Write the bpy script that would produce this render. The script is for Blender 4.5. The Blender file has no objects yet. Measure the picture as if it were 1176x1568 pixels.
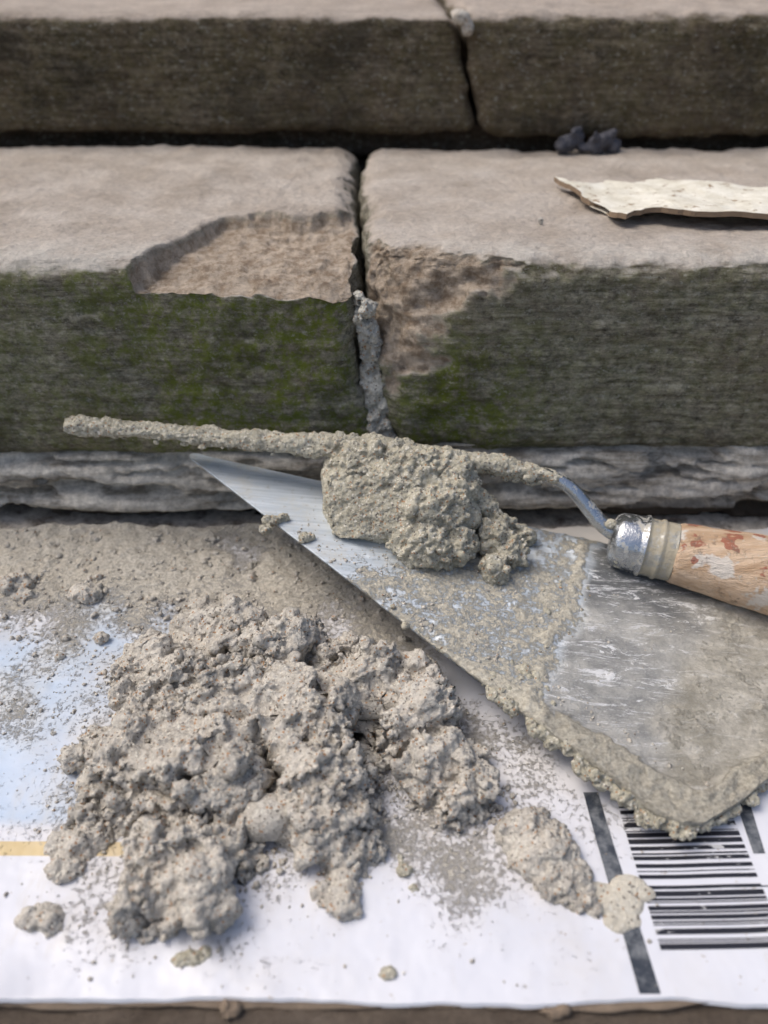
import bpy, bmesh, math
import numpy as np
from mathutils import Vector, Matrix
S=0.01
sc=bpy.context.scene
rng=np.random.default_rng(7)

# ---------------------------------------------------------------- noise
def _h(ix,iy,iz,seed):
    n=(ix.astype(np.int64)*374761393+iy.astype(np.int64)*668265263+iz.astype(np.int64)*2147483647+seed*1274126177)&0xffffffff
    n=((n^(n>>13))*1274126177)&0xffffffff
    n=((n^(n>>16))*2246822519)&0xffffffff
    n=n^(n>>15)
    return (n&0xffffff)/float(0xffffff)
def vnoise(P,f=1.0,seed=0):
    Q=P*f+seed*13.17
    I=np.floor(Q);F=Q-I;I=I.astype(np.int64)
    F=F*F*F*(F*(F*6-15)+10)
    r=0
    for dx in (0,1):
        wx=F[:,0] if dx else 1-F[:,0]
        for dy in (0,1):
            wy=F[:,1] if dy else 1-F[:,1]
            for dz in (0,1):
                wz=F[:,2] if dz else 1-F[:,2]
                r=r+wx*wy*wz*_h(I[:,0]+dx,I[:,1]+dy,I[:,2]+dz,seed)
    return r*2-1
def fbm(P,f=1.0,o=4,seed=0,g=0.5):
    r=0;a=1;t=0
    for i in range(o):
        r=r+a*vnoise(P,f,seed+i*7);t+=a;a*=g;f*=2.03
    return r/t*1.6
def worley(P,f=1.0,seed=0):
    Q=P*f;I=np.floor(Q).astype(np.int64);best=np.full(len(P),9.0)
    for dx in (-1,0,1):
        for dy in (-1,0,1):
            for dz in (-1,0,1):
                a=I[:,0]+dx;b=I[:,1]+dy;c=I[:,2]+dz
                X=a+_h(a,b,c,seed)-Q[:,0];Y=b+_h(a,b,c,seed+1)-Q[:,1];Z=c+_h(a,b,c,seed+2)-Q[:,2]
                best=np.minimum(best,X*X+Y*Y+Z*Z)
    return np.sqrt(best)
def ss(a,b,x):
    t=np.clip((x-a)/(b-a),0,1);return t*t*(3-2*t)
def nrm(v):
    v=np.array(v,float);return v/np.linalg.norm(v)

# ---------------------------------------------------------------- mesh helpers
def mkobj(name,V,F,mat=None,parent=None,smooth=True,attrs=None):
    me=bpy.data.meshes.new(name)
    V=np.asarray(V,float)*S
    if isinstance(F,np.ndarray):
        k=F.shape[1];n=len(F)
        me.vertices.add(len(V));me.vertices.foreach_set('co',V.ravel())
        me.loops.add(n*k);me.loops.foreach_set('vertex_index',F.ravel().astype(np.int32))
        me.polygons.add(n);me.polygons.foreach_set('loop_start',np.arange(0,n*k,k,dtype=np.int32))
        me.update(calc_edges=True);me.validate()
    else:
        me.from_pydata(V.tolist(),[],F);me.update()
    if smooth: me.polygons.foreach_set('use_smooth',[True]*len(me.polygons))
    if attrs:
        for k,a in attrs.items():
            at=me.attributes.new(k,'FLOAT','POINT');at.data.foreach_set('value',np.asarray(a,np.float32))
    ob=bpy.data.objects.new(name,me);sc.collection.objects.link(ob)
    if mat: me.materials.append(mat)
    if parent: ob.parent=parent
    return ob
def empty(name):
    o=bpy.data.objects.new(name,None);o.empty_display_size=.02;sc.collection.objects.link(o);return o
def gridfaces(nu,nv,off=0):
    i,j=np.meshgrid(np.arange(nu-1),np.arange(nv-1),indexing='ij')
    a=(i*nv+j).ravel()+off
    return np.stack([a,a+nv,a+nv+1,a+1],1)
def boxgrid(lo,hi,res):
    lo=np.array(lo,float);hi=np.array(hi,float)
    n=np.maximum(2,np.round((hi-lo)/res).astype(int)+1)
    L=[np.linspace(lo[k],hi[k],n[k]) for k in range(3)]
    idx=[np.arange(n[k]) for k in range(3)]
    Fs=[];keys=[];off=0
    for ax in range(3):
        u,v=[(1,2),(2,0),(0,1)][ax]
        for side in (0,1):
            iu,iv=np.meshgrid(idx[u],idx[v],indexing='ij')
            K=np.zeros((iu.size,3),int);K[:,u]=iu.ravel();K[:,v]=iv.ravel();K[:,ax]=(n[ax]-1) if side else 0
            F=gridfaces(n[u],n[v],off)
            if not side: F=F[:,::-1]
            keys.append(K);Fs.append(F);off+=len(K)
    K=np.concatenate(keys);F=np.concatenate(Fs)
    code=(K[:,0]*n[1]+K[:,1])*n[2]+K[:,2]
    u,fi,inv=np.unique(code,return_index=True,return_inverse=True)
    K=K[fi];F=inv.ravel()[F]
    V=np.stack([L[k][K[:,k]] for k in range(3)],1)
    return V,F
def roundbox(V,lo,hi,r):
    lo=np.array(lo,float)+r;hi=np.array(hi,float)-r
    q=np.clip(V,lo,hi);d=V-q;l=np.linalg.norm(d,axis=1,keepdims=True)
    n=d/np.maximum(l,1e-6)
    return q+n*r,n
_ico={}
def ico(sub):
    if sub not in _ico:
        bm=bmesh.new();bmesh.ops.create_icosphere(bm,subdivisions=sub,radius=1)
        _ico[sub]=(np.array([v.co[:] for v in bm.verts]),np.array([[v.index for v in f.verts] for f in bm.faces]));bm.free()
    return _ico[sub]
def blobs(E,sub=3):
    V0,F0=ico(sub);Vs=[];Fs=[];o=0
    for e in E:
        Vs.append(V0*np.array(e[3:6])+np.array(e[:3]));Fs.append(F0+o);o+=len(V0)
    return np.concatenate(Vs),np.concatenate(Fs)
def remesh(V,F,vox):
    me=bpy.data.meshes.new('tmp');me.from_pydata(V.tolist(),[],F.tolist());me.update()
    ob=bpy.data.objects.new('tmp',me);sc.collection.objects.link(ob)
    m=ob.modifiers.new('r','REMESH');m.mode='VOXEL';m.voxel_size=vox
    dg=bpy.context.evaluated_depsgraph_get();ev=ob.evaluated_get(dg);em=ev.to_mesh()
    nv=len(em.vertices);A=np.zeros(nv*3);em.vertices.foreach_get('co',A)
    B=np.zeros(len(em.loops),np.int32);em.loops.foreach_get('vertex_index',B)
    N=np.zeros(nv*3);em.vertices.foreach_get('normal',N)
    ev.to_mesh_clear();bpy.data.objects.remove(ob);bpy.data.meshes.remove(me)
    return A.reshape(-1,3),B.reshape(-1,4),N.reshape(-1,3)
def normals(V,F):
    a=V[F[:,2]]-V[F[:,0]];b=V[F[:,3]]-V[F[:,1]];n=np.cross(a,b)
    N=np.zeros_like(V)
    for k in range(4): np.add.at(N,F[:,k],n)
    return N/np.maximum(np.linalg.norm(N,axis=1,keepdims=True),1e-9)
def relax(V,F,it):
    for _ in range(it):
        A=np.zeros_like(V);c=np.zeros(len(V))
        for a,b in ((0,1),(1,2),(2,3),(3,0)):
            np.add.at(A,F[:,a],V[F[:,b]]);np.add.at(A,F[:,b],V[F[:,a]])
            np.add.at(c,F[:,a],1);np.add.at(c,F[:,b],1)
        V=V*.4+.6*A/c[:,None]
    return V
def mortar_mesh(E,vox,a_big=.35,a_mid=.22,a_fine=.06,seed=1,zmin=None,extra=None,sub=3,rel=2):
    V,F=blobs(E,sub);V,F,N=remesh(V,F,vox)
    V=relax(V,F,rel);N=normals(V,F)
    W=V+np.stack([fbm(V,1.1,2,seed+31+k) for k in range(3)],1)*.35
    d=a_big*fbm(V,.45,3,seed)
    d+=a_mid*1.0*(.62-worley(W,.85,seed+3)*1.2)
    if extra is not None: d+=extra(V)
    V=V+N*d[:,None];N=normals(V,F)
    W=V+np.stack([fbm(V,2.6,2,seed+41+k) for k in range(3)],1)*.16
    pat=.18+1.0*ss(-.3,.45,vnoise(V,.6,seed+12))
    d=a_mid*pat*(.85*(.58-worley(W,2.2,seed+5)*1.15)+.45*fbm(V,1.8,3,seed+6,.65))
    V=V+N*d[:,None];N=normals(V,F)
    d2=a_fine*1.5*fbm(V,3.6,3,seed+9,.75)+a_fine*1.1*(.55-worley(V,5.6,seed+8))
    V=V+N*(d2*(.55+.45*pat))[:,None]
    if zmin is not None: V[:,2]=np.maximum(V[:,2],zmin)
    return V,F

# ---------------------------------------------------------------- node helper
class M:
    def __init__(s,name):
        s.m=bpy.data.materials.new(name);s.m.use_nodes=True;s.t=s.m.node_tree;s.b=s.t.nodes['Principled BSDF']
        s.co=s.t.nodes.new('ShaderNodeTexCoord').outputs['Object']
    def n(s,t,**k):
        x=s.t.nodes.new(t)
        for a,b in k.items(): setattr(x,a,b)
        return x
    def l(s,a,b):
        if hasattr(a,'is_output'): s.t.links.new(a,b)
        else: b.default_value=a
    def map(s,scale=(1,1,1),rot=(0,0,0)):
        x=s.n('ShaderNodeMapping');s.l(s.co,x.inputs[0]);x.inputs['Scale'].default_value=scale;x.inputs['Rotation'].default_value=rot;return x.outputs[0]
    def noise(s,scale,detail=4,rough=.55,vec=None,dist=0):
        x=s.n('ShaderNodeTexNoise');s.l(vec or s.co,x.inputs['Vector']);x.inputs['Scale'].default_value=scale;x.inputs['Detail'].default_value=detail;x.inputs['Roughness'].default_value=rough;x.inputs['Distortion'].default_value=dist;return x.outputs['Fac']
    def vor(s,scale,vec=None,feature='F1',out='Distance'):
        x=s.n('ShaderNodeTexVoronoi',feature=feature);s.l(vec or s.co,x.inputs['Vector']);x.inputs['Scale'].default_value=scale;return x.outputs[out]
    def ramp(s,f,pts):
        x=s.n('ShaderNodeValToRGB');s.l(f,x.inputs[0]);e=x.color_ramp.elements
        while len(e)<len(pts): e.new(.5)
        for i,(p,c) in enumerate(pts):
            e[i].position=p;e[i].color=(*c,1) if isinstance(c,tuple) else (c,c,c,1)
        return x.outputs[0]
    def mix(s,f,a,b,mode='MIX'):
        x=s.n('ShaderNodeMix',data_type='RGBA',blend_type=mode)
        s.l(f,x.inputs[0])
        for v,i in ((a,6),(b,7)):
            if isinstance(v,tuple): x.inputs[i].default_value=(*v,1)
            else: s.l(v,x.inputs[i])
        return x.outputs[2]
    def math(s,op,a,b=0.0,c=None,clamp=False):
        x=s.n('ShaderNodeMath',operation=op,use_clamp=clamp);s.l(a,x.inputs[0]);s.l(b,x.inputs[1])
        if c is not None: s.l(c,x.inputs[2])
        return x.outputs[0]
    def rng(s,f,a,b,c=0.,d=1.):
        x=s.n('ShaderNodeMapRange',interpolation_type='SMOOTHSTEP');s.l(f,x.inputs[0])
        for i,v in enumerate((a,b,c,d)): x.inputs[i+1].default_value=v
        return x.outputs[0]
    def attr(s,name):
        x=s.n('ShaderNodeAttribute',attribute_name=name);return x.outputs['Fac']
    def xyz(s):
        x=s.n('ShaderNodeSeparateXYZ');s.l(s.co,x.inputs[0]);return x.outputs
    def nz(s):
        g=s.n('ShaderNodeNewGeometry');x=s.n('ShaderNodeSeparateXYZ');s.l(g.outputs['Normal'],x.inputs[0]);return x.outputs
    def bump(s,h,dist,strength=1.0,prev=None):
        x=s.n('ShaderNodeBump');s.l(h,x.inputs['Height']);x.inputs['Distance'].default_value=dist;x.inputs['Strength'].default_value=strength
        if prev is not None: s.l(prev,x.inputs['Normal'])
        return x.outputs[0]
    def out(s,col=None,rough=None,metal=None,normal=None,spec=None):
        for v,k in ((col,'Base Color'),(rough,'Roughness'),(metal,'Metallic'),(normal,'Normal'),(spec,'Specular IOR Level')):
            if v is None: continue
            if isinstance(v,tuple): s.b.inputs[k].default_value=(*v,1)
            else: s.l(v,s.b.inputs[k])
        return s.m

def mortar_mat(name,dark,mid,light,rough=.95):
    m=M(name)
    c=m.ramp(m.noise(480,5,.7),[(.3,dark),(.5,mid),(.68,light)])
    big=m.ramp(m.noise(38,4,.6),[(.32,.76),(.66,1.1)])
    c=m.mix(.85,c,big,'MULTIPLY')
    v=m.n('ShaderNodeTexVoronoi');m.l(m.co,v.inputs['Vector']);v.inputs['Scale'].default_value=1200
    sep=m.n('ShaderNodeSeparateColor');m.l(v.outputs['Color'],sep.inputs[0])
    c=m.mix(m.rng(sep.outputs[0],.955,.965),c,(.40,.25,.15))
    c=m.mix(m.rng(sep.outputs[1],.90,.94),c,(.66,.63,.55))
    c=m.mix(m.rng(sep.outputs[2],.95,.965),c,(.21,.19,.165))
    b=m.bump(m.noise(700,4,.7),.0011,.8)
    b=m.bump(m.vor(1100),.0005,.6,b)
    return m.out(c,rough,normal=b,spec=.08)
mat_pile=mortar_mat('mortar_grey',(.37,.335,.285),(.56,.52,.455),(.70,.66,.585))
mat_lump=mortar_mat('mortar_damp',(.30,.275,.21),(.49,.46,.365),(.64,.605,.50),.9)
mat_joint=mortar_mat('mortar_old',(.34,.325,.285),(.54,.525,.465),(.68,.665,.60))

def stone_mat(name,top1,top2,side1,side2,moss,moss_amt=.5,chip1=(.30,.22,.15),chip2=(.66,.555,.44),dark=.45):
    m=M(name)
    n=m.nz();chip=m.attr('chip')
    fine=m.noise(300,6,.75)
    topc=m.mix(m.ramp(m.noise(30,6,.65),[(.3,0.),(.7,1.)]),top1,top2)
    topc=m.mix(m.math('MULTIPLY',m.rng(m.noise(13,6,.7),.5,.68),.4),topc,(.33,.27,.21))
    X=m.xyz()
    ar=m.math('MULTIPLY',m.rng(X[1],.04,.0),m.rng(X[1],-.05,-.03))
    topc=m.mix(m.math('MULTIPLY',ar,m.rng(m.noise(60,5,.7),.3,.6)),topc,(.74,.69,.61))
    topc=m.mix(.6,topc,m.ramp(fine,[(.3,.6),(.7,1.2)]),'MULTIPLY')
    rib=m.noise(75,5,.65,m.map((.4,1,6)))
    sidec=m.mix(m.rng(rib,.25,.75),side1,side2)
    sidec=m.mix(.9,sidec,m.ramp(m.noise(200,8,.85,m.map((.8,1,1.3))),[(.38,.30),(.60,1.8)]),'MULTIPLY')
    patch=m.rng(m.noise(16,5,.65),.38,.66)
    sidec=m.mix(m.math('MULTIPLY',patch,.35),sidec,(.19,.135,.095))
    mossf=m.math('MULTIPLY',m.rng(m.noise(34,6,.8),.38,.54),m.rng(m.noise(170,6,.8),.38,.58))
    mossf=m.math('MULTIPLY',mossf,m.attr('moss'))
    sidec=m.mix(m.math('MULTIPLY',mossf,moss_amt),sidec,moss)
    sp=m.rng(m.noise(360,4,.75,m.map((.7,1,1.2))),.58,.65)
    sidec=m.mix(m.math('MULTIPLY',sp,.6),sidec,(.52,.51,.44))
    blk=m.rng(m.noise(12,6,.75),.49,.64)
    sidec=m.mix(m.math('MULTIPLY',blk,dark),sidec,(.045,.04,.03))
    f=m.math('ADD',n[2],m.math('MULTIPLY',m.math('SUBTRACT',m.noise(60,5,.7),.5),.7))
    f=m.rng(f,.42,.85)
    f=m.math('MAXIMUM',f,m.math('MULTIPLY',chip,m.rng(m.noise(80,4,.7),.2,.42)),clamp=True)
    chipc=m.mix(m.rng(m.noise(120,6,.8),.32,.66),chip1,chip2)
    topc=m.mix(chip,topc,chipc)
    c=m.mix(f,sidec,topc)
    b=m.bump(m.noise(300,6,.8),.0028,1.0)
    b=m.bump(m.noise(90,5,.7,m.map((.5,1,4))),.003,.7,b)
    return m.out(c,.9,normal=b,spec=.15)
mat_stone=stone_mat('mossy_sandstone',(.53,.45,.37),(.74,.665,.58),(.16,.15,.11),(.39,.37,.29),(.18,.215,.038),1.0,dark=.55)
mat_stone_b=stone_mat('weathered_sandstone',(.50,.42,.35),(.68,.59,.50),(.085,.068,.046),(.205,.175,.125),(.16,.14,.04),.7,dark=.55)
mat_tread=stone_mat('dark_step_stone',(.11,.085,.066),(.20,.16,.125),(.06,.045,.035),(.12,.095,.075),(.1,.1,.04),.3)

# ---------------------------------------------------------------- step stones
def jc(z): return -1.35+(16-z)*.145
def deform_common(V,n,seed,amp=1.0):
    d=.22*amp*fbm(V,.16,3,seed)+.09*amp*fbm(V,.8,4,seed+3)+.05*fbm(V,2.4,3,seed+5,.65)
    fr=np.clip(-n[:,1],0,1)
    Q=V*np.array([.25,1,1.3]);d+=fr*.08*fbm(Q,1.6,3,seed+6)
    pit=ss(.50,.25,worley(V*np.array([.6,1,1.2]),.75,seed+9))
    d-=fr*.14*pit*ss(0,.5,vnoise(V,.4,seed+10))
    return V+n*d[:,None]
LO=(-46,0,4.6);HI=(0,27,16)
V,F=boxgrid(LO,HI,.16);V,n=roundbox(V,LO,HI,1.2)
moss=ss(0.2,1,-n[:,1]*1.2)
V=deform_common(V,n,11)
side=ss(-8,0,V[:,0])
V[:,0]+=side*(jc(V[:,2])-.3- .95*np.exp(-((V[:,2]-11.3)/3.0)**2)*ss(4,0,V[:,1]) +.35*fbm(V,.6,4,4)- .6*ss(0,20,V[:,1]))
x,y,z=V.T
P=V.copy();P[:,2]=0
wob=fbm(P,.35,4,55)
xb=-12.3+.46*y-.012*y*y+wob*.7
yb=8.0+.15*(x+6)+wob*1.3
floor=14.35+.08*y+.18*fbm(P,.7,5,56,.6)+.22*np.floor(2.2*vnoise(P*np.array([.5,1,1]),.35,58)+2)*.5+.05*fbm(P,3,2,59)
floor=floor+2.4*np.maximum(0,xb-x)+1.6*np.maximum(0,y-yb)
floor-=.45*ss(1.4,0,y+.5*wob)*ss(-12,-4,x)
floor-=.7*ss(-3.4,-1.8,x)*ss(3.5,0,y)
chip=np.where((z>floor)&(z>10),ss(0,.35,z-floor),0)
V[:,2]=np.where(z>10,np.minimum(z,floor),z)
nn=nrm((0,-.8,-.6));dd=V@nn-(-3.25+.35*fbm(V,.35,4,63));V-=nn[None,:]*np.maximum(dd,0)[:,None]
mkobj('stone_step_block',V,F,mat_stone,attrs={'chip':chip,'moss':np.clip(moss*(.5+.5*ss(-20,-9,V[:,0])+.3*ss(-9,-3,V[:,0])),0,1)})

LO=(0,0,4.8);HI=(46,27,16.0)
V,F=boxgrid(LO,HI,.16);V,n=roundbox(V,LO,HI,1.2)
moss=ss(0.2,1,-n[:,1]*1.2)
V=deform_common(V,n,23)
side=ss(8,0,V[:,0])
V[:,0]+=side*(jc(V[:,2])+.3+.25*fbm(V,.5,3,5)-.5*ss(0,20,V[:,1])+.35*ss(9,5,V[:,2]))
chip=np.zeros(len(V))
for nn,d0,am,sd in ((nrm((-.294,-.918,.26)),2.25,.30,70),(nrm((-.72,-.62,.30)),2.9,.3,75),(nrm((-.2,-.50,.84)),12.1,.35,79)):
    Q=V*np.array([.8,1,1.3])
    nz=fbm(Q,.6,6,sd,.62)
    dd=V@nn-(d0+am*nz+.10*np.floor(3*vnoise(Q,.8,sd+1))+.16*fbm(V,1.7,4,sd+4,.65)+.12*(.5-worley(V,1.6,sd+5)))
    dd=np.where(V[:,0]<11.5,dd,0)
    V-=nn[None,:]*np.maximum(dd,0)[:,None];chip=np.maximum(chip,ss(0,.3,dd))
nn=nrm((0,-.8,-.6));dd=V@nn-(-3.35+.4*fbm(V,.35,4,64));V-=nn[None,:]*np.maximum(dd,0)[:,None]
mossR=moss*(.25+.9*np.exp(-((V[:,0]-3.8)/4.0)**2)*ss(14,9,V[:,2]))
mkobj('stone_step_block',V,F,mat_stone,attrs={'chip':chip,'moss':mossR})

def block(name,lo,hi,res,r,seed,mat,shx=0,amp=1.0,moss=.4):
    V,F=boxgrid(lo,hi,res);V,n=roundbox(V,lo,hi,r);mo=ss(.2,1,-n[:,1]*1.2)*moss
    V=deform_common(V,n,seed,amp)
    V[:,0]+=shx*(hi[2]-V[:,2])+ss(8,0,np.abs(V[:,0]-5))*.3*fbm(V,.4,3,seed+50)
    return mkobj(name,V,F,mat,attrs={'chip':np.zeros(len(V)),'moss':mo})
block('stone_step_block',(-50,26.3,17.0),(4.9,72,24.6),.32,.9,31,mat_stone_b,.3,1.3)
block('stone_step_block',(5.25,26.0,16.7),(55,72,24.75),.32,1.1,35,mat_stone_b,.3,1.5)
block('stone_step_block',(-60,75,26.2),(70,100,36),.8,.8,37,mat_stone_b)
block('stone_step_foundation',(-60,30,-16),(70,110,15.2),2,.5,39,mat_tread)
block('stone_step_foundation',(-60,73,15),(70,110,24.2),2,.5,40,mat_tread)
block('stone_step_foundation',(-60,28.6,15.0),(70,32,17.2),.6,.2,41,mat_tread)
block('stone_step_foundation',(-60,3.2,-16),(70,30,5.5),.8,.3,42,mat_tread)
block('stone_tread',(-60,-27.9,-15.9),(70,2.6,0.0),.35,.7,43,mat_tread,0,.5)

# old mortar bed under the step: ragged strata
V,F=boxgrid((-46,.2,.0),(46,4.5,5.6),.15)
fr=ss(4,.3,V[:,1])
Q=V*np.array([.22,1,1.4])
lay=fbm(Q,.7,5,91,.55)
d=-.6*lay-.35*np.sign(lay)*ss(0,.12,np.abs(lay))+.12*fbm(V,1.6,4,92,.7)+.0
d+=np.where(V[:,2]<1.3,1.0*ss(1.3,.7,V[:,2]),0)+.4*ss(4.3,5.0,V[:,2])
V[:,1]+=fr*d
m=M('old_bed_mortar')
q=m.noise(44,6,.7,m.map((.28,1,2.2)))
c=m.mix(m.rng(q,.34,.58),(.20,.175,.14),(.68,.64,.565))
c=m.mix(.8,c,m.ramp(m.noise(200,6,.8),[(.36,.55),(.64,1.3)]),'MULTIPLY')
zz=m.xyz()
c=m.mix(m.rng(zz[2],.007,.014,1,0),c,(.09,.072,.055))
mat_bed=m.out(c,.9,normal=m.bump(m.noise(230,6,.75),.002,1),spec=.2)
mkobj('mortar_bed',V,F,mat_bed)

# mortar in the vertical joint
E=[]
for z in np.arange(3.5,13.7,.25):
    wd=.36 if z>9.5 else .55
    yy=.95-.6*ss(9,5,z)
    for q in range(5):
        E.append((jc(z)+rng.uniform(-.55,.4)*(1 if z>9.5 else 1.25)-.08,yy+rng.normal(0,.2)+.3,z+rng.normal(0,.2),wd*rng.uniform(.5,1.1),.6,wd*rng.uniform(.5,1)))
V,F=mortar_mesh(E,.075,.2,.22,.06,5,sub=2,rel=1)
mkobj('joint_mortar',V,F,mat_joint)
E=[(5.3,26.0,24.4,.6,.5,.35),(5.1,27,24.6,.5,1.5,.25),(5.8,25.95,23.8,.28,.4,.5)]
V,F=mortar_mesh(E,.12,.2,.1,.03,6);mkobj('joint_mortar',V,F,mat_pile)
E=[(13.4,24.7,16.5,.8,.6,.6),(14.3,24.9,17.0,.5,.5,.7),(15.7,24.7,16.5,.7,.5,.7),(16.5,24.8,16.9,.6,.5,.6),(17.0,24.9,16.4,.5,.5,.4),(14.8,24.8,16.3,.5,.5,.3)]
for k in range(14): E.append((rng.choice([rng.uniform(12.8,14.6),rng.uniform(15.4,17.3)]),24.5+rng.normal(0,.2),16.5+rng.uniform(0,.9),.24,.24,.3))
m=M('dark_debris');mat_dark=m.out(m.mix(m.noise(300),(.02,.02,.026),(.10,.10,.12)),.7)
V,F=mortar_mesh(E,.12,.15,.25,.06,7,rel=1);mkobj('stone_debris',V,F,mat_dark)

# ---------------------------------------------------------------- ground
m=M('pavement_stone');mat_g=m.out(m.mix(m.noise(6,6,.7),(.12,.11,.10),(.24,.22,.2)),.9,normal=m.bump(m.noise(60,5,.7),.004,.6))
g=40000.;mkobj('ground',[(-g,-g,-16),(g,-g,-16),(g,g,-16),(-g,g,-16)],[(0,1,2,3)],mat_g,smooth=False)

# ---------------------------------------------------------------- board
def bz(x,y):
    P=np.stack([x,y,np.zeros_like(x)],1)
    return .36+.12*fbm(P,.12,2,101)+.25*ss(-11.3,-13,x)*ss(-24.5,-27,y)+.035*vnoise(P,.6,103)
LO=(-32,-26.75,0.0);HI=(34,-1.0,.3)
V,F=boxgrid(LO,HI,np.array([.14,.14,.1]))
x,y,z=V.T.copy()
P=np.stack([x,y,0*x],1)
V[:,1]+=ss(-20,-26.75,y)*(.16*fbm(P,.25,4,104)) + ss(-4,-1,y)*.45*fbm(P,.5,4,105)
top=z>.15
sand=ss(-14.5,-5.5,y+2.2*fbm(P,.22,4,106))*ss(10,0,x)
sand=sand*(1-.35*ss(.05,.6,fbm(P,.3,4,109)))
def polyd(px,py,cx,cy,rx,ry): return np.sqrt(((px-cx)/rx)**2+((py-cy)/ry)**2)
halo=np.maximum.reduce([ss(1.5,.8,polyd(x,y,-6.5,-16.5,7,8)),ss(1.7,.8,polyd(x,y,2.5,-18.5,4,4)),ss(1.5,.6,polyd(x,y,-1.5,-10.5,6,4)),.6*ss(1.7,.6,polyd(x,y,7,-22,3,3.2)),.9*ss(1.6,.3,polyd(x,y,-15,-13,7,7))])
streak=.3*ss(1.6,.0,polyd(x+.4*(y+22),y,2.0,-22.5,2.8,5.5))
sm=np.clip(np.maximum(sand,.42*halo)+streak*.5,0,1)
bh=bz(x,y)
V[:,2]=np.where(top,bh+.14*ss(.35,.9,sand+.3*fbm(P,1.2,3,107))*(1+.9*fbm(P,2.2,3,108)),np.maximum(bh-.32,.05))
m=M('printed_cardboard')
X=m.xyz();nzz=m.nz()
paper=m.mix(m.noise(25,4,.6),(.64,.65,.71),(.74,.75,.79))
bl=m.math('MULTIPLY',m.rng(X[0],-.08,-.12),m.rng(X[1],-.207,-.2))
bl=m.math('MULTIPLY',bl,m.rng(m.noise(14,2,.4),.28,.52))
paper=m.mix(m.math('MULTIPLY',bl,.65),paper,(.38,.54,.74))
warm=m.math('MULTIPLY',m.rng(m.noise(13,3,.5),.45,.62),m.rng(X[1],-.2,-.16))
paper=m.mix(m.math('MULTIPLY',warm,.45),paper,(.68,.57,.36))
yel=m.math('MULTIPLY',m.math('MULTIPLY',m.rng(X[1],-.2172,-.2168),m.rng(X[1],-.2108,-.2112)),m.rng(X[0],-.078,-.082))
paper=m.mix(m.math('MULTIPLY',yel,.8),paper,(.62,.43,.11))
sa=m.attr('sand')
spk=m.noise(420,5,.8);big=m.noise(32,5,.65)
cov=m.math('ADD',m.math('MULTIPLY',sa,1.15),m.math('ADD',m.math('MULTIPLY',m.math('SUBTRACT',spk,.5),2.2),m.math('MULTIPLY',m.math('SUBTRACT',big,.5),1.3)))
cov=m.rng(cov,.42,.95)
sandc=m.mix(m.rng(m.noise(600,4,.7),.3,.7),(.34,.31,.255),(.68,.635,.55))
c=m.mix(m.math('MULTIPLY',m.rng(m.math('ADD',sa,m.math('SUBTRACT',big,.5)),.05,.8),.6),paper,(.62,.57,.49))
c=m.mix(cov,c,sandc)
film=m.rng(m.noise(20,5,.7),.45,.75)
c=m.mix(m.math('MULTIPLY',film,m.math('ADD',.16,m.math('MULTIPLY',sa,.5))),c,(.60,.54,.44))
smear=m.rng(m.noise(26,5,.7,m.map((2.2,.6,1),(0,0,.5))),.56,.75)
c=m.mix(m.math('MULTIPLY',smear,.35),c,(.56,.51,.42))
spot=m.rng(m.noise(230,3,.6),.68,.71)
c=m.mix(m.math('MULTIPLY',spot,.6),c,(.38,.33,.26))
sidef=m.rng(nzz[2],.3,.6,1,0)
c=m.mix(sidef,c,m.mix(m.noise(200,4,.7),(.20,.14,.09),(.42,.31,.21)))
r=m.math('ADD',.30,m.math('MULTIPLY',cov,.6),clamp=True)
b=m.bump(m.math('MULTIPLY',m.noise(600,4,.7),cov),.0014,1)
b=m.bump(m.noise(16,4,.5),.008,.7,b)
mat_board=m.out(c,r,normal=b,spec=.4)
board=empty('cardboard_sheet')
mkobj('printed_panel',V,F,mat_board,board,attrs={'sand':np.where(top,sm,0)})
V,F=boxgrid((-32,-26.88,.03),(34,-2,.12),np.array([.14,.3,.09]));P=V.copy();P[:,2]=0
V[:,1]+=ss(-20,-26.9,V[:,1])*(.22*fbm(P,.3,5,114,.6));V[:,2]+=.14*ss(-26.3,-26.9,V[:,1])*(.4+fbm(P,.25,3,115))
V[:,2]=np.maximum(V[:,2],.02)
m=M('kraft_liner');mat_kraft=m.out(m.mix(m.noise(120,5,.7),(.13,.095,.065),(.30,.23,.165)),.85,normal=m.bump(m.noise(300,4,.7),.0008,.6))
mkobj('kraft_liner',V,F,mat_kraft,board)

m=M('black_ink')
mask=m.rng(m.noise(120,5,.75,m.map((.6,1,1))),.59,.64)
mat_ink=m.out(m.mix(mask,(.018,.018,.024),(.52,.52,.52)),.4)
m=M('dark_print_strip');mat_strip=m.out(m.mix(m.rng(m.noise(160,5,.7),.4,.7),(.035,.042,.055),(.20,.21,.22)),.35)
def ink(name,quads,mat,dz):
    Vs=[];Fs=[];o=0
    for (a,b,c_,d) in quads:
        a,b,c_,d=[np.array(q,float) for q in (a,b,c_,d)]
        nu=max(2,int(np.linalg.norm(b-a)/.25)+1);nv=max(2,int(np.linalg.norm(d-a)/.25)+1)
        u,v=np.meshgrid(np.linspace(0,1,nu),np.linspace(0,1,nv),indexing='ij');u=u.ravel()[:,None];v=v.ravel()[:,None]
        P=(a*(1-u)+b*u)*(1-v)+(d*(1-u)+c_*u)*v
        Vs.append(np.column_stack([P,bz(P[:,0],P[:,1])+dz]));Fs.append(gridfaces(nu,nv,o));o+=nu*nv
    return mkobj(name,np.concatenate(Vs),np.concatenate(Fs),mat,board)
bars=[];yy=-25.2
r2=np.random.default_rng(3)
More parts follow.
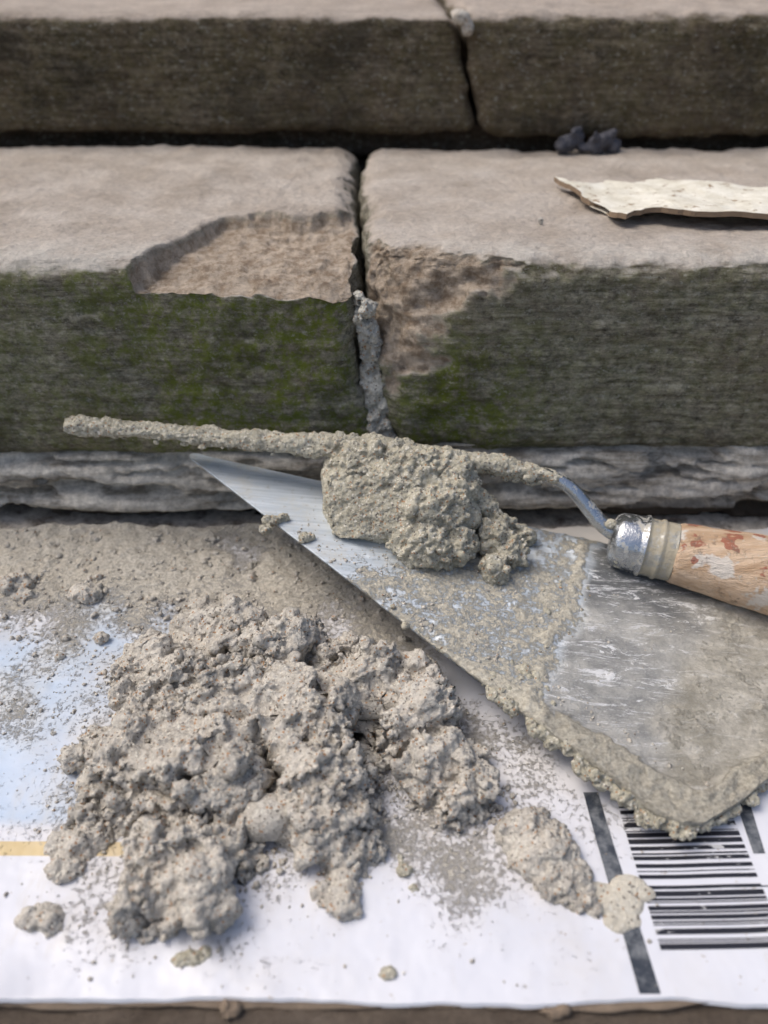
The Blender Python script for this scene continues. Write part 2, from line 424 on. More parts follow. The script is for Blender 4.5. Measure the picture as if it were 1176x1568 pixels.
while yy<-19.6:
    w=r2.choice([.035,.06,.09,.15,.19]);gap=r2.choice([.05,.07,.12,.16])
    if -22.95<yy<-22.75: yy+=.2
    x0=9.45-.02*(yy+20); x1=13.9-.02*(yy+20)
    bars.append(((x0,yy),(x1,yy+.12),(x1,yy+.12+w),(x0,yy+w)));yy+=w+gap
ink('barcode',bars,mat_ink,.03)
ink('dark_strip',[((8.45,-26.6),(9.15,-26.6),(8.75,-19.0),(8.15,-19.0)),((14.15,-21.6),(14.6,-21.6),(14.9,-18.5),(14.3,-18.5)),((9.15,-23.05),(16,-22.85),(16,-22.8),(9.15,-23.0))],mat_strip,.02)

# ---------------------------------------------------------------- mortar pile
P0=np.array([-10.8,-1,5.5]);Lc=np.array([11.7,-21.5,1.0]);Uc=np.array([18.3,-6.2,1.5])
A=nrm((Lc+Uc)/2-P0);Wd=(Uc-Lc);Wd=nrm(Wd-(Wd@A)*A);Nn=np.cross(A,Wd)
E=[(-10.8,-12.6,.4,2.0,1.8,1.4),(-8.0,-11.2,.6,2.4,1.6,1.5),(-4.6,-12.0,.8,2.8,1.9,1.8),(-7.4,-15.0,.5,4.6,3.4,2.3),
(-10.4,-17.8,.4,2.4,2.4,1.7),(-7.6,-18.6,.6,4.0,3.0,2.4),(-7.3,-22.2,.4,2.1,2.3,1.8),(-3.6,-15.6,.7,3.2,3.0,2.5),
(-2.6,-18.6,.6,2.3,2.6,2.3),(-2.3,-20.6,.4,1.9,1.8,1.6),(-.8,-13.6,.9,2.2,1.5,1.8),(1.2,-16.0,.5,1.9,1.8,1.7),
(2.4,-18.0,.5,1.9,1.9,1.6),(3.2,-19.6,.3,1.2,1.2,1.0),(-5.2,-17.0,.6,4.4,3.6,2.4),(.2,-14.8,.7,2.2,1.6,1.6),(-1.6,-15.6,.5,2.0,1.8,1.6)]
base=list(E)
E+=[(-12.0,-21.3,.3,1.0,.7,.7),(-11.2,-20.4,.4,1.0,.9,.9),(-12.1,-22.3,.3,.9,.7,.6),(-1.5,-22.2,.3,1.1,1.0,.9),(-1.9,-23.2,.3,1.0,1.0,.8),(-1.4,-23.8,.3,.6,.6,.6),(-4.9,-22.0,.3,.8,.8,.8),(-7.9,-24.4,.2,.7,.6,.6)]
for k in range(560):
    e=base[rng.integers(0,len(base))]
    th=rng.uniform(0,2*math.pi);ph=rng.uniform(.0,1.5)
    dx,dy,dz=math.sin(ph)*math.cos(th),math.sin(ph)*math.sin(th),math.cos(ph)
    r=min(.95,max(.16,rng.lognormal(-1.1,.5)))
    E.append((e[0]+e[3]*dx*.98,e[1]+e[4]*dy*.98,max(.2,e[2]+e[5]*dz*.93),r*rng.uniform(.8,1.3),r*rng.uniform(.8,1.3),r*rng.uniform(.7,1.0)))
def crack(V):
    d=np.zeros(len(V))
    wx=V[:,:2]+.40*np.stack([fbm(V,1.0,4,201),fbm(V,1.0,4,202)],1)
    for pl,w,dep in (([(-4.5,-22.8),(-4.8,-21.2),(-4.3,-19.6),(-4.9,-18.2)],.24,1.5),([(-4.9,-18.2),(-5.8,-16.9),(-7.4,-16.4)],.16,.6),([(-10.8,-13.9),(-8.8,-13.6),(-7.2,-12.9),(-6,-13.2)],.22,1.0),([(-.2,-15.6),(-.9,-17.0),(-.3,-18.8)],.4,1.4),([(-3.0,-11.8),(-3.6,-13.6),(-2.4,-14.8),(-2.6,-16)],.2,.9),([(-11.6,-19.4),(-9.6,-20.2),(-8.4,-20.4),(-6.8,-19.8)],.18,.7),([(.6,-17.8),(2.0,-17.2),(3.2,-16.2)],.2,.8),([(-9.6,-21.0),(-8.0,-20.9),(-6.0,-21.0)],.15,.5)):
        md=np.full(len(V),9.)
        for a,b in zip(pl[:-1],pl[1:]):
            a=np.array(a);b=np.array(b);t=np.clip(((wx-a)@(b-a))/((b-a)@(b-a)),0,1)
            md=np.minimum(md,np.linalg.norm(wx-a-t[:,None]*(b-a),axis=1))
        d-=dep*np.exp(-(md/w)**2)
    return np.maximum(d,-1.5)
V,F=mortar_mesh(E,.072,.42,.46,.09,1,zmin=.25,extra=crack,sub=2,rel=1)
R=V-P0;sB=R@A;wB=R@Wd;hB=R@Nn
cut=(wB>-sB*.286-.0)&(hB>-.12);V[cut]-=Nn[None,:]*(hB[cut]+.12)[:,None]
mkobj('mortar_pile',V,F,mat_pile)

def clod(name,E,seed,vox=.07,mat=mat_pile,extra_n=0,**k):
    E=list(E);b0=list(E)
    for i in range(extra_n):
        e=b0[rng.integers(0,len(b0))];v=nrm(rng.normal(size=3));v[2]=abs(v[2]);r=rng.uniform(.12,.28)*min(1.2,max(e[3:6]))
        E.append((e[0]+e[3]*v[0],e[1]+e[4]*v[1],e[2]+e[5]*v[2]*.9,r,r,r))
    V,F=mortar_mesh(E,vox,seed=seed,sub=2,**k);return mkobj(name,V,F,mat)
clod('mortar_clod',[(5.4,-20.9,.5,1.2,1.0,.9),(6.1,-21.7,.5,1.4,1.3,.9),(6.6,-22.7,.4,1.2,1.1,.8),(7.1,-23.5,.35,.7,.6,.45)],301,zmin=.3,a_big=.15,a_mid=.24,a_fine=.08,rel=2,extra_n=8)
clod('mortar_clod',[(-12.1,-24.1,.4,.8,.6,.5),(-11.7,-24.4,.4,.5,.5,.4)],302,zmin=.3,a_big=.15,a_mid=.22,extra_n=12)
clod('mortar_clod',[(-6.6,-25.5,.35,.7,.35,.28),(-6.2,-25.3,.35,.4,.35,.22)],303,zmin=.25,a_big=.08,a_mid=.1,mat=mat_lump)
clod('mortar_clod',[(0.1,-25.9,.35,.3,.24,.24)],304,zmin=.25,a_big=.1,a_mid=.16,mat=mat_lump,extra_n=6)
clod('mortar_clod',[(.8,-22.3,.4,.45,.35,.3),(1.1,-23,.35,.3,.25,.2),(.6,-21.8,.35,.25,.22,.22)],305,zmin=.25,a_big=.1,a_mid=.12,mat=mat_lump,extra_n=8)
clod('mortar_clod',[(-19.8,-6.2,.6,1.1,.8,.5),(-19.0,-7.1,.4,.6,.4,.4)],306,zmin=.3,a_big=.15,a_mid=.2,extra_n=10)
clod('mortar_clod',[(-15.8,-7.1,.6,.9,.8,.6)],307,zmin=.3,a_big=.15,a_mid=.2,extra_n=10)
clod('mortar_clod',[(-14.6,-16.0,.4,.2,.18,.18),(-14.2,-10.2,.5,.45,.35,.3),(-9.5,-8.0,.6,.9,.6,.5),(-8.7,-8.4,.6,.6,.6,.5)],308,zmin=.3,a_big=.1,a_mid=.15,extra_n=8)
mat_dry=mortar_mat('mortar_dry',(.52,.48,.40),(.60,.56,.47),(.66,.62,.53))
E=[(8.5,-23.5,.40,1.0,.75,.24),(9.0,-22.9,.40,.75,.5,.22),(7.9,-23.1,.40,.55,.45,.2),(8.3,-24.2,.38,.6,.5,.2),(9.5,-23.2,.38,.5,.35,.18),(8.8,-24.2,.38,.4,.35,.18)]
clod('mortar_clod',E,309,zmin=.3,a_big=.04,a_mid=.05,a_fine=.02,mat=mat_dry,vox=.055)
clod('mortar_clod',[(8.6,6,16.2,.18,.18,.25)],311,a_big=.02,a_mid=.02,vox=.05)
clod('torn_tab',[(-5.0,-26.95,.15,.22,.18,.2),(-5.2,-26.9,.3,.12,.13,.15)],310,a_big=.15,a_mid=.15,mat=mat_kraft,vox=.05).parent=board
clod('torn_tab',[(5.5,-27.0,.12,.5,.14,.1),(5.9,-26.95,.2,.2,.13,.12)],312,a_big=.15,a_mid=.15,mat=mat_kraft,vox=.05).parent=board

# scattered sand and crumbs (one mesh)
Vi,Fi=ico(1);Vs=[];Fs=[];o=0
def crumb(c,r):
    global o
    q=Vi*(1+.3*rng.normal(size=(len(Vi),1)))*np.array([r*rng.uniform(.7,1.3),r*rng.uniform(.7,1.3),r*rng.uniform(.6,.95)])
    Vs.append(q+np.array(c));Fs.append(Fi+o);o+=len(Vi)
def rsize(mu=-2.9,sg=.5): return float(np.clip(rng.lognormal(mu,sg),.02,.28))
for k in range(2400):
    e=base[rng.integers(0,len(base))];th=rng.uniform(0,6.283);q=1+abs(rng.normal(0,.35))
    x=e[0]+e[3]*math.cos(th)*q;y=e[1]+e[4]*math.sin(th)*q
    if y<-26.6: continue
    r=rsize(-3.1,.55);crumb((x,y,bz(np.array([x]),np.array([y]))[0]+r*.4),r)
for k in range(3600):
    x=rng.uniform(-24,2);y=-1.5-abs(rng.normal(0,6.5))
    if y<-26.5: continue
    r=rsize(-3.1,.6);crumb((x,y,bz(np.array([x]),np.array([y]))[0]+.1*(y>-9)+r*.3),r)
for k in range(450):
    x=rng.uniform(-16,14);y=rng.uniform(-26.5,-8);r=rsize(-3.5,.4);crumb((x,y,bz(np.array([x]),np.array([y]))[0]+r*.4),r)
for k in range(2300):
    s=rng.uniform(8,30);w=rng.uniform(-1,1)
    if rng.random()<.4: w=-abs(rng.normal(.9,.2))
    if s>22 and w>-.6 and rng.random()<.85: continue
    if abs(w)>1.0: continue
    if s<12 and rng.random()<.6: continue
    r=rsize(-3.2,.45);crumb(P0+A*s+Wd*(w*.28*min(s,28))+Nn*(r*.3+.05),r)
mkobj('mortar_crumbs',np.concatenate(Vs),np.concatenate(Fs),mat_pile,smooth=False)

# ---------------------------------------------------------------- brick trowel
bt=empty('brick_trowel')
hs=[0,.1,.4,1.2,28,29,29.8,31,32.5,33.5,33.6];hwv=[0,.2,.33,.5,8.05,8.1,7.6,5.8,3,1.2,0.001]
ns,nw=340,180
s_=np.concatenate([np.linspace(0,1,12)[:-1]**1.5,np.linspace(1,33.6,ns-11)])
w_=np.linspace(-1,1,nw)
Sg,Wg=np.meshgrid(s_,w_,indexing='ij');Sg=Sg.ravel();Wn=Wg.ravel();Wv=Wn*np.interp(Sg,hs,hwv)
Pl=np.stack([Sg,Wv,0*Sg],1)
wob=fbm(Pl,.3,4,401);wob2=fbm(Pl,.9,4,402)
film=.60*ss(9,15,Sg+2.5*wob-1.0*Wv*.3)*ss(23.5,22.0,Sg+.9*wob)
film=film*np.where(Wv>2.5,.8,1)
edgef=ss(1.2,.1,(Wv+np.interp(Sg,hs,hwv))-1.2*ss(17,28,Sg)+.6*wob2)*ss(13,19,Sg)
film=np.maximum(film,edgef)
ridge=np.exp(-((Sg+.9*wob+.5*wob2-22.2)/.7)**2)
film=np.maximum(film,ridge*.75)
tan=ss(24.6,28.5,Sg+2.2*wob+.3*Wv+.6*wob2)
wet=ss(22.4,23.4,Sg+.9*wob+.3*wob2)
handle_shade=ss(.8,3.6,Wv+1.0*wob2)*ss(29.5,26,Sg+1.5*wob)  # shadow under the handle, painted into the wet blade colour
tan=tan*(1-.8*handle_shade)
film=np.maximum(film,.30*tan*(1+.8*wob2)*ss(23,26,Sg))
th=.09*ss(.35,.9,film+.4*wob2)*(1+fbm(Pl,2.5,3,405))+.10*ridge*(1+.9*wob2)+.35*edgef*ss(18,28,Sg)*(1+.6*wob2)+.03*tan*(1+wob2)
Top=P0+Sg[:,None]*A+Wv[:,None]*Wd+Nn*(th+.06)[:,None]
Bot=P0+Sg[:,None]*A+Wv[:,None]*Wd-Nn*.06
Ft=gridfaces(len(s_),nw);Fb=Ft[:,::-1]+len(Top)
rim=[i*nw for i in range(len(s_))]+[(len(s_)-1)*nw+j for j in range(1,nw)]+[i*nw+nw-1 for i in range(len(s_)-2,-1,-1)]+[j for j in range(nw-2,0,-1)]
rim=np.array(rim);r2_=np.roll(rim,-1);Fr=np.stack([rim,rim+len(Top),r2_+len(Top),r2_],1)
m=M('worn_trowel_steel')
ang=math.atan2(A[1],A[0])
scr=m.noise(90,4,.7,m.map((.25,6,1),(0,0,-ang)))
scr2=m.noise(30,7,.85,m.map((1.2,5,1),(0,0,-ang-1.2)),1.2)
scr3=m.noise(40,7,.85,m.map((1,7,1),(0,0,-ang-.35)),.5)
steel=m.mix(m.rng(scr,.3,.7),(.46,.52,.57),(.66,.71,.76))
steel=m.mix(m.math('MULTIPLY',m.rng(m.noise(60,6,.75),.44,.68),.6),steel,(.58,.57,.52))
steel=m.mix(m.math('MULTIPLY',m.rng(m.noise(220,5,.75),.58,.68),.5),steel,(.38,.37,.33))
wetc=m.mix(m.rng(m.noise(30,6,.75),.35,.65),(.31,.31,.30),(.60,.585,.54))
wetc=m.mix(m.math('MULTIPLY',m.attr('handle_shade'),.85),wetc,(.11,.12,.13))
wetc=m.mix(m.rng(scr2,.545,.59),wetc,(.88,.88,.88))
wetc=m.mix(m.math('MULTIPLY',m.rng(scr3,.56,.61),.8),wetc,(.84,.84,.83))
tanc=m.mix(m.rng(m.noise(50,7,.8),.36,.64),(.36,.33,.26),(.66,.615,.52))
tanc=m.mix(m.math('MULTIPLY',m.rng(scr2,.56,.66),.5),tanc,(.78,.76,.70))
wetc=m.mix(m.math('MULTIPLY',m.attr('tan'),.85),wetc,tanc)
c=m.mix(m.attr('wet'),steel,wetc)
fa=m.attr('film')
cov=m.math('ADD',fa,m.math('ADD',m.math('MULTIPLY',m.math('SUBTRACT',m.noise(360,5,.8),.5),1.4),m.math('MULTIPLY',m.math('SUBTRACT',m.noise(80,6,.75),.5),1.4)))
cov=m.rng(cov,.42,.66)
sandc=m.mix(m.rng(m.noise(600,4,.7),.3,.7),(.38,.345,.275),(.66,.62,.515))
c=m.mix(cov,c,sandc)
inv=m.math('SUBTRACT',1.0,cov)
metal=m.math('MULTIPLY',inv,m.math('SUBTRACT',.35,m.math('MULTIPLY',m.attr('wet'),.25)),clamp=True)
ro=m.math('ADD',m.math('MULTIPLY',cov,.45),m.math('ADD',.44,m.math('MULTIPLY',scr,.3)),clamp=True)
ro=m.math('ADD',ro,m.math('MULTIPLY',m.attr('tan'),.25),clamp=True)
b=m.bump(m.math('MULTIPLY',m.noise(600,4,.7),cov),.0014,1)
b=m.bump(m.math('MULTIPLY',scr2,m.attr('wet')),.0022,.8,b);b=m.bump(m.math('MULTIPLY',m.noise(160,6,.75),m.attr('wet')),.0018,.8,b);b=m.bump(scr,.0002,.5,b)
mat_steel=m.out(c,ro,metal,b)
Vb=np.concatenate([Top,Bot]);z0=np.zeros(len(Bot))
mkobj('blade',Vb,np.concatenate([Ft,Fb,Fr]),mat_steel,bt,attrs={'film':np.concatenate([film,z0+.4]),'wet':np.concatenate([wet,z0]),'tan':np.concatenate([tan,z0]),'handle_shade':np.concatenate([handle_shade,z0])})

def frame(d):
    d=nrm(d);u=nrm(np.cross(d,(0,0,1)));return d,u,np.cross(u,d)
def revolve(name,p,d,prof,mat,parent,seg=64,wob=0,seed=0):
    d,u,v=frame(d);p=np.array(p,float);t=np.linspace(0,2*np.pi,seg,endpoint=False)
    Vs=[]
    for s,r in prof:
        Vs.append(p+d*s+(np.cos(t)[:,None]*u+np.sin(t)[:,None]*v)*r)
    V=np.concatenate(Vs);n=len(prof)
    i,j=np.meshgrid(np.arange(n-1),np.arange(seg),indexing='ij');a=(i*seg+j).ravel();b=(i*seg+(j+1)%seg).ravel()
    F=np.stack([a,a+seg,b+seg,b],1)[:, ::-1]
    if wob: 
        c=p+((V-p)@d)[:,None]*d;nn_=V-c;nn_/=np.maximum(np.linalg.norm(nn_,axis=1,keepdims=True),1e-6)
        V=V+nn_*(wob*fbm(V,.9,3,seed))[:,None]
    return mkobj(name,V,F,mat,parent)
def dens(prof,step=.1):
    s=np.array([q[0] for q in prof]);r=np.array([q[1] for q in prof]);o=[]
    for k in range(len(s)-1):
        n=max(1,int((s[k+1]-s[k])/step))
        for i in range(n): o.append((s[k]+(s[k+1]-s[k])*i/n,r[k]+(r[k+1]-r[k])*i/n))
    return o+[prof[-1]]
def tube(name,pts,rad,mat,parent,seg=32,res=.12,amp=0,seed=0,flat=1.0):
    pts=np.array(pts,float);rad=np.array(rad,float)
    L=np.concatenate([[0],np.cumsum(np.linalg.norm(np.diff(pts,axis=0),axis=1))])
    n=int(L[-1]/res)+2;t=np.linspace(0,L[-1],n)
    Cp=np.stack([np.interp(t,L,pts[:,k]) for k in range(3)],1)
    k=max(1,int(.7/res));ker=np.ones(2*k+1)/(2*k+1)
    pad=np.concatenate([np.repeat(Cp[:1],k,0)+np.arange(-k,0)[:,None]*(Cp[1]-Cp[0]),Cp,np.repeat(Cp[-1:],k,0)+np.arange(1,k+1)[:,None]*(Cp[-1]-Cp[-2])])
    Cp=np.stack([np.convolve(pad[:,q],ker,'valid') for q in range(3)],1)
    R=np.interp(t,L,rad);T=np.gradient(Cp,axis=0);T/=np.linalg.norm(T,axis=1,keepdims=True)
    U=np.cross(T,(0,0,1.));U/=np.linalg.norm(U,axis=1,keepdims=True);Vv=np.cross(U,T)
    a=np.linspace(0,2*np.pi,seg,endpoint=False)
    V=(Cp[:,None,:]+R[:,None,None]*(np.cos(a)[None,:,None]*U[:,None,:]+flat*np.sin(a)[None,:,None]*Vv[:,None,:]))
    N=(np.cos(a)[None,:,None]*U[:,None,:]+np.sin(a)[None,:,None]*Vv[:,None,:]).reshape(-1,3)
    V=V.reshape(-1,3)
    if amp: V=V+N*(amp*(1.3*fbm(V*np.array([.5,1,1]),.9,5,seed,.62)+.35*(.55-worley(V,2.3,seed+1))+.3*fbm(V,5,2,seed+2)))[:,None]
    i,j=np.meshgrid(np.arange(n-1),np.arange(seg),indexing='ij');p=(i*seg+j).ravel();q=(i*seg+(j+1)%seg).ravel()
    F=np.stack([p,q,q+seg,p+seg],1)
    c0=len(V);V=np.concatenate([V,Cp[:1],Cp[-1:]])
    F=F.tolist()+[[int((q+1)%seg),int(q),c0] for q in range(seg)]+[[(n-1)*seg+int(q),(n-1)*seg+int((q+1)%seg),c0+1] for q in range(seg)]
    return mkobj(name,V,F,mat,parent)
m=M('bare_steel')
mk=m.rng(m.noise(150,5,.75),.53,.64)
mat_metal=m.out(m.mix(mk,m.mix(m.noise(40,4,.6),(.40,.42,.44),(.68,.70,.72)),(.50,.47,.40)),m.math('ADD',.25,m.math('MULTIPLY',mk,.6)),m.math('SUBTRACT',.95,m.math('MULTIPLY',mk,.9)),m.bump(m.noise(200,4,.7),.0008,.7))
m=M('stained_ferrule')
mk=m.rng(m.noise(90,5,.75),.36,.55)
mat_stain=m.out(m.mix(mk,(.45,.45,.42),m.mix(m.noise(140,5,.7),(.26,.22,.155),(.56,.51,.39))),m.math('ADD',.35,m.math('MULTIPLY',mk,.5)),m.math('SUBTRACT',.8,m.math('MULTIPLY',mk,.8)),m.bump(m.noise(300,5,.7),.001,.7))
m=M('handle_wood')
gr=m.noise(60,5,.65,m.map((.3,3,3),(0,0,.3)))
c=m.mix(m.rng(gr,.3,.7),(.48,.31,.18),(.72,.54,.38))
c=m.mix(m.math('MULTIPLY',m.rng(m.noise(50,4,.65),.53,.59),.9),c,(.72,.67,.60))
c=m.mix(m.math('MULTIPLY',m.rng(m.noise(75,3,.5,m.map((1,1.3,1))),.60,.63),.9),c,(.36,.12,.07))
c=m.mix(m.math('MULTIPLY',m.rng(m.noise(120,6,.75),.53,.68),.85),c,(.20,.135,.095))
c=m.mix(m.math('MULTIPLY',m.rng(m.noise(260,5,.75),.56,.7),.7),c,(.64,.59,.50))
mat_wood=m.out(c,.5,normal=m.bump(m.noise(160,5,.7,m.map((.3,3,3))),.0018,1))
tp=P0+A*33
tube('tang',[P0+A*32.4+Nn*.15,tp+Nn*.5,tp+A*2+Nn*2.2,tp+A*4+Nn*4.6,tp+A*6+Nn*5.0],[.4,.5,.5,.5,.5],mat_metal,bt,seg=20)
hp=tp+A*5.5+Nn*5.0
revolve('ferrule',hp,A,[(0,.0),(0,1.2),(1.8,1.3),(2.0,1.3)],mat_metal,bt)
revolve('handle',hp+A*2,A,[(0,1.3),(.3,1.5),(3,1.9),(7,1.6),(10,1.9),(11,1.6),(11.3,0)],mat_wood,bt)

# crust along the lower blade edge and corner
E=[]
for s in np.arange(15.5,29.2,.16):
    h=np.interp(s,hs,hwv);k=ss(17,28,np.array([s]))[0]
    r=.10+.40*k
    if rng.random()<.25*(1-k): continue
    c0=P0+A*(s+rng.normal(0,.12))-Wd*(h-rng.uniform(-.1,.6)*(.5+k))+Nn*(.02-.1*k+rng.normal(0,.05))
    E.append((*c0,r*rng.uniform(.6,1.4),r*rng.uniform(.6,1.3),r*rng.uniform(.5,.9)))
for s,w in ((29.4,-7.9),(29.9,-7.3),(30.3,-6.6),(30.8,-6.0),(31.3,-5.1),(31.8,-4.2)):
    E.append((*(P0+A*s+Wd*w-Nn*.05),.5,.45,.35))
for k in range(90):
    w=rng.uniform(-6,2.6);s=22.2+rng.normal(0,.6)-.9*fbm(np.array([[22.4,w,0]]),.3,4,401)[0]
    r=rng.uniform(.06,.18);E.append((*(P0+A*s+Wd*w+Nn*.05),r,r,r*.7))
V,F=mortar_mesh(E,.055,.14,.2,.06,21,sub=2,rel=1)
mkobj('mortar_crust',V,F,mat_lump,bt)

# ---------------------------------------------------------------- mortar lump on the blade
def onb(x,y,h=0):
    z=P0[2]-(Nn[0]*(x-P0[0])+Nn[1]*(y-P0[1]))/Nn[2];return (x,y,z+h)
E=[(*onb(.6,-5.2,1.6),3.6,2.3,2.3),(*onb(-1.6,-5.4,1.3),2.2,2.0,1.9),(*onb(2.6,-5.8,1.6),2.3,2.0,2.1),(*onb(2.4,-7.3,.9),2.3,1.4,1.4),(*onb(-.6,-3.6,2.0),2.8,1.5,2.0),(*onb(3.1,-4.4,2.2),1.8,1.5,1.9),
(*onb(1.6,-4.4,2.6),2.3,1.3,1.6)]
b0=list(E)
for k in range(150):
    e=b0[rng.integers(0,len(b0))];v=nrm(rng.normal(size=3));v[2]=abs(v[2])*.9
    r=rng.uniform(.14,.45);E.append((e[0]+e[3]*v[0]*.95,e[1]+e[4]*v[1]*.95,e[2]+e[5]*v[2]*.95,r,r,r*.9))
E+= [(-.8,-3.0,7.1,1.4,.9,.7),(.6,-3.1,7.0,1.2,.8,.6),(-2.4,-2.8,7.1,1.0,.7,.6),(2.2,-3.4,6.7,1.0,.7,.5)]
V,F,N=remesh(*blobs(E,2),.07)
V=relax(V,F,1)
for nn,q in ((nrm((-.30,-.80,.52)),82),(nrm((-.98,-.15,.1)),92),(nrm((.9,-.35,.25)),95)):
    pr=V@nn;q=np.percentile(pr,q);sd=int(abs(nn[0])*100)
    dd=pr-(q+.10*fbm(V,.9,3,sd))
    wgt=1.0 if nn[0]<0 else .6
    if nn[1]<-.7: wgt=ss(1.9,.9,V[:,0]+.5*fbm(V,.6,2,77))
    V=V-nn[None,:]*(np.maximum(dd,0)*wgt)[:,None]*.98
N=normals(V,F)
sc_=ss(1.9,.7,V[:,0]+.5*fbm(V,.6,2,77))*ss(6.9,6.3,V[:,2])
W=V+np.stack([fbm(V,1.1,2,31+k) for k in range(3)],1)*.35
d=.20*fbm(V,.5,3,501)+(1-.95*sc_)*(.38*(.65-worley(W,.9,503)*1.2)+.34*(.58-worley(W,2.1,504))+.2*fbm(V,1.8,3,511))+(.05)*fbm(V,2.0,3,505)
V=V+N*d[:,None];N=normals(V,F)
V=V+N*((.09*fbm(V,3.5,3,506,.75)+.06*(.55-worley(V,5,507)))*(1-.3*sc_))[:,None]
hb=(V-P0)@Nn;V[hb<.04]+=Nn[None,:]*(.04-hb[hb<.04])[:,None]
mkobj('mortar_lump',V,F,mat_lump)
clod('mortar_lump',[(*onb(5.6,-6.4,.9),1.0,.9,1.0),(*onb(6.4,-7.2,.7),.9,.8,.8),(*onb(5.6,-8.2,.5),.7,.7,.7),(*onb(5.0,-4.9,1.3),.9,.8,1.0),(*onb(6.0,-5.4,.8),.9,.7,.9),(*onb(7.2,-5.6,.5),.6,.5,.5)],322,mat=mat_lump,extra_n=45,a_big=.25,a_mid=.3,a_fine=.08,rel=1)
clod('mortar_clod',[(*onb(-5.8,-6.0,.2),.5,.35,.35),(*onb(-5.2,-5.7,.2),.4,.3,.3),(*onb(-6.0,-6.6,.1),.35,.3,.25),(*onb(-4.0,-7.0,.2),.35,.35,.3),(*onb(-3.6,-6.9,.2),.25,.25,.2),(*onb(.4,-11.0,.1),.2,.2,.15)],323,vox=.05,mat=mat_lump,extra_n=12,a_big=.1,a_mid=.14,a_fine=.05,rel=1)

# ---------------------------------------------------------------- pointing trowel
pt=empty('pointing_trowel')
tube('mortar_crust',[(-17.0,-1.5,7.75),(-16.3,-1.55,7.7),(-14.8,-1.65,7.6),(-12,-1.8,7.45),(-7,-2.3,7.2),(-3,-2.7,7.05),(.4,-3,7.0),(4.5,-3.4,6.65),(7.5,-3.8,6.3),(8.7,-4.05,6.12),(9.3,-4.3,5.9)],[.35,.66,.46,.50,.52,.66,.8,.50,.42,.40,.2],mat_lump,pt,seg=64,res=.06,amp=.20,seed=60,flat=.85)
E=[]
for k in range(90):
    t=rng.random()**.6;x=-16.8+25*t;y=-1.5-2.5*t;z=7.75-1.55*t-.12;r=rng.uniform(.08,.22)*(1.0 if x>-6 else .6);a=rng.uniform(0,6.28)
    E.append((x,y+.36*math.cos(a),z+.32*math.sin(a)-.08,r*1.6,r,r))
for x in (6.4,6.9,7.6,8.0): E.append((x,-3.9,6.0-(x-6)*.12,.35,.2,.3))
V,F=mortar_mesh(E,.055,.1,.12,.05,25,sub=2,rel=1);mkobj('mortar_crust',V,F,mat_lump,pt)
tube('shank',[(2,-3.2,6.85),(6,-3.7,6.4),(8.7,-4.0,6.12),(9.7,-4.4,5.7),(10.8,-5.1,4.6),(11.6,-5.7,3.85),(12.6,-6.1,3.6)],[.35,.33,.34,.36,.40,.42,.44],mat_metal,pt,seg=28,res=.1)
hd=nrm((4.1,-1.35,-.25));hp=np.array([11.75,-6.0,3.55])
revolve('ferrule_cap',hp,hd,dens([(0,.0),(0,.5),(.02,.95),(.15,1.25),(.4,1.42),(1.0,1.48),(1.5,1.48),(1.58,1.6),(1.72,1.62)]),mat_metal,pt,wob=.02,seed=9)
revolve('ferrule',hp,hd,dens([(1.72,1.62),(1.83,1.5),(2.3,1.5),(2.38,1.58),(2.52,1.58),(2.6,1.5),(3.15,1.5),(3.2,1.53),(3.2,1.3)]),mat_stain,pt,wob=.03,seed=9)
revolve('handle',hp+hd*3.15,hd,dens([(0,1.3),(0.02,1.5),(.25,1.58),(1.5,1.68),(3.5,1.88),(5.5,1.98),(8,1.8),(10,1.85),(11.3,1.95),(12.0,1.7),(12.3,1.0),(12.35,0)]),mat_wood,pt,wob=.03,seed=10)
clod('ferrule_mortar',[(*(hp+hd*.1+np.array([0,-.9,-.2])),.4,.3,.3),(*(hp+hd*.3+np.array([0,-1.1,-.6])),.35,.3,.4),(*(hp+hd*.0+np.array([-.1,0,.9])),.3,.3,.25)],331,vox=.05,mat=mat_lump,extra_n=6,a_big=.05,a_mid=.08,a_fine=.03).parent=pt

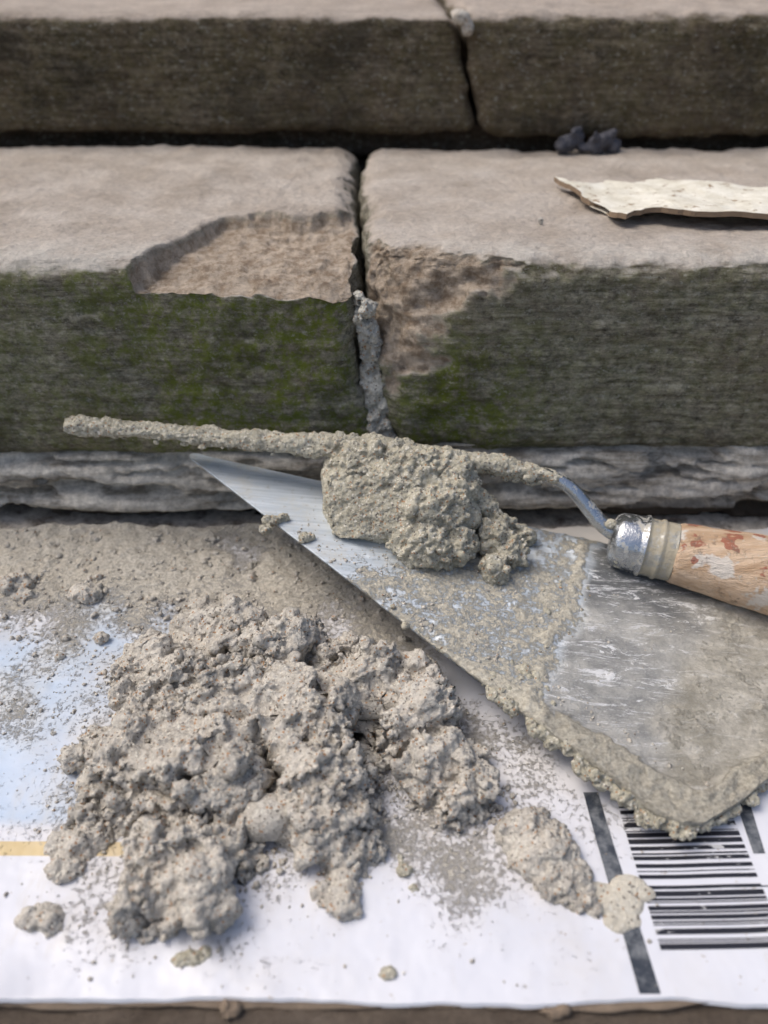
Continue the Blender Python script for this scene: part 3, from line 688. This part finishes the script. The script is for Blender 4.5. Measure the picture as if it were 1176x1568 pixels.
# ---------------------------------------------------------------- bark/wood flake on the tread
out=[(10.6,14.1),(11.4,10.8),(11.9,8.6),(12.6,7.9),(12.5,6.6),(13.0,5.3),(13.9,6.1),(14.8,6.2),(17,5.5),(20.9,5.1),(28,4.4),(29.5,8),(28,10.6),(23,10.7),(19,12.2),(16.9,13.2),(15.2,12.2),(14,13.4),(12.3,12.8)]
bm=bmesh.new();vs=[bm.verts.new((x,y,16.65+.02*(x-10))) for x,y in out];f=bm.faces.new(vs)
bmesh.ops.triangulate(bm,faces=[f]);bmesh.ops.subdivide_edges(bm,edges=bm.edges[:],cuts=7,use_grid_fill=True)
r_=bmesh.ops.extrude_face_region(bm,geom=bm.faces[:])
for g_ in r_['geom']:
    if isinstance(g_,bmesh.types.BMVert): g_.co.z-=.28
bmesh.ops.recalc_face_normals(bm,faces=bm.faces[:])
V=np.array([v.co[:] for v in bm.verts]);Fl=[[v.index for v in f.verts] for f in bm.faces];bm.free()
P=V.copy();P[:,2]=0;V[:,2]+=.18*fbm(P,.35,3,701);V[:,:2]+=.3*np.stack([fbm(P,.9,4,702),fbm(P,.9,4,703)],1)
m=M('pale_flake');n=m.nz()
c=m.mix(m.rng(m.noise(70,5,.7),.35,.7),(.60,.56,.45),(.78,.75,.65))
c=m.mix(m.rng(m.noise(120,4,.7),.58,.66),c,(.30,.22,.14));c=m.mix(m.rng(n[2],.2,.6,1,0),c,(.24,.17,.11))
mkobj('wood_flake',V,Fl,m.out(c,.8,normal=m.bump(m.noise(150,4,.6),.001,.6)),smooth=False)

# ---------------------------------------------------------------- light, world, camera
w=bpy.data.worlds.new('World');sc.world=w;w.use_nodes=True;nt=w.node_tree
sky=nt.nodes.new('ShaderNodeTexSky');sky.sky_type='NISHITA';sky.sun_disc=False
el,rot=math.radians(60),math.radians(-80)
sky.sun_elevation=el;sky.sun_rotation=rot;sky.air_density=1.0;sky.dust_density=5;sky.ozone_density=1
bg=nt.nodes['Background'];nt.links.new(sky.outputs[0],bg.inputs[0]);bg.inputs[1].default_value=.15
sun=bpy.data.lights.new('sun','SUN');sun.energy=1.5;sun.angle=math.radians(35);sun.color=(1,.965,.91)
so=bpy.data.objects.new('sun',sun);sc.collection.objects.link(so)
d=Vector((math.sin(rot)*math.cos(el),math.cos(rot)*math.cos(el),math.sin(el)))
so.rotation_euler=d.to_track_quat('Z','Y').to_euler()
cam=bpy.data.cameras.new('camera');co=bpy.data.objects.new('camera',cam);sc.collection.objects.link(co);sc.camera=co
cam.sensor_fit='VERTICAL';cam.sensor_height=36;cam.lens=36*1200/1568
co.location=(0,-.382,.286);co.rotation_euler=(math.radians(54),0,0)
cam.clip_start=.01;cam.clip_end=2000
cam.dof.use_dof=True;cam.dof.focus_distance=.365;cam.dof.aperture_fstop=5.8
sc.view_settings.view_transform='Standard'
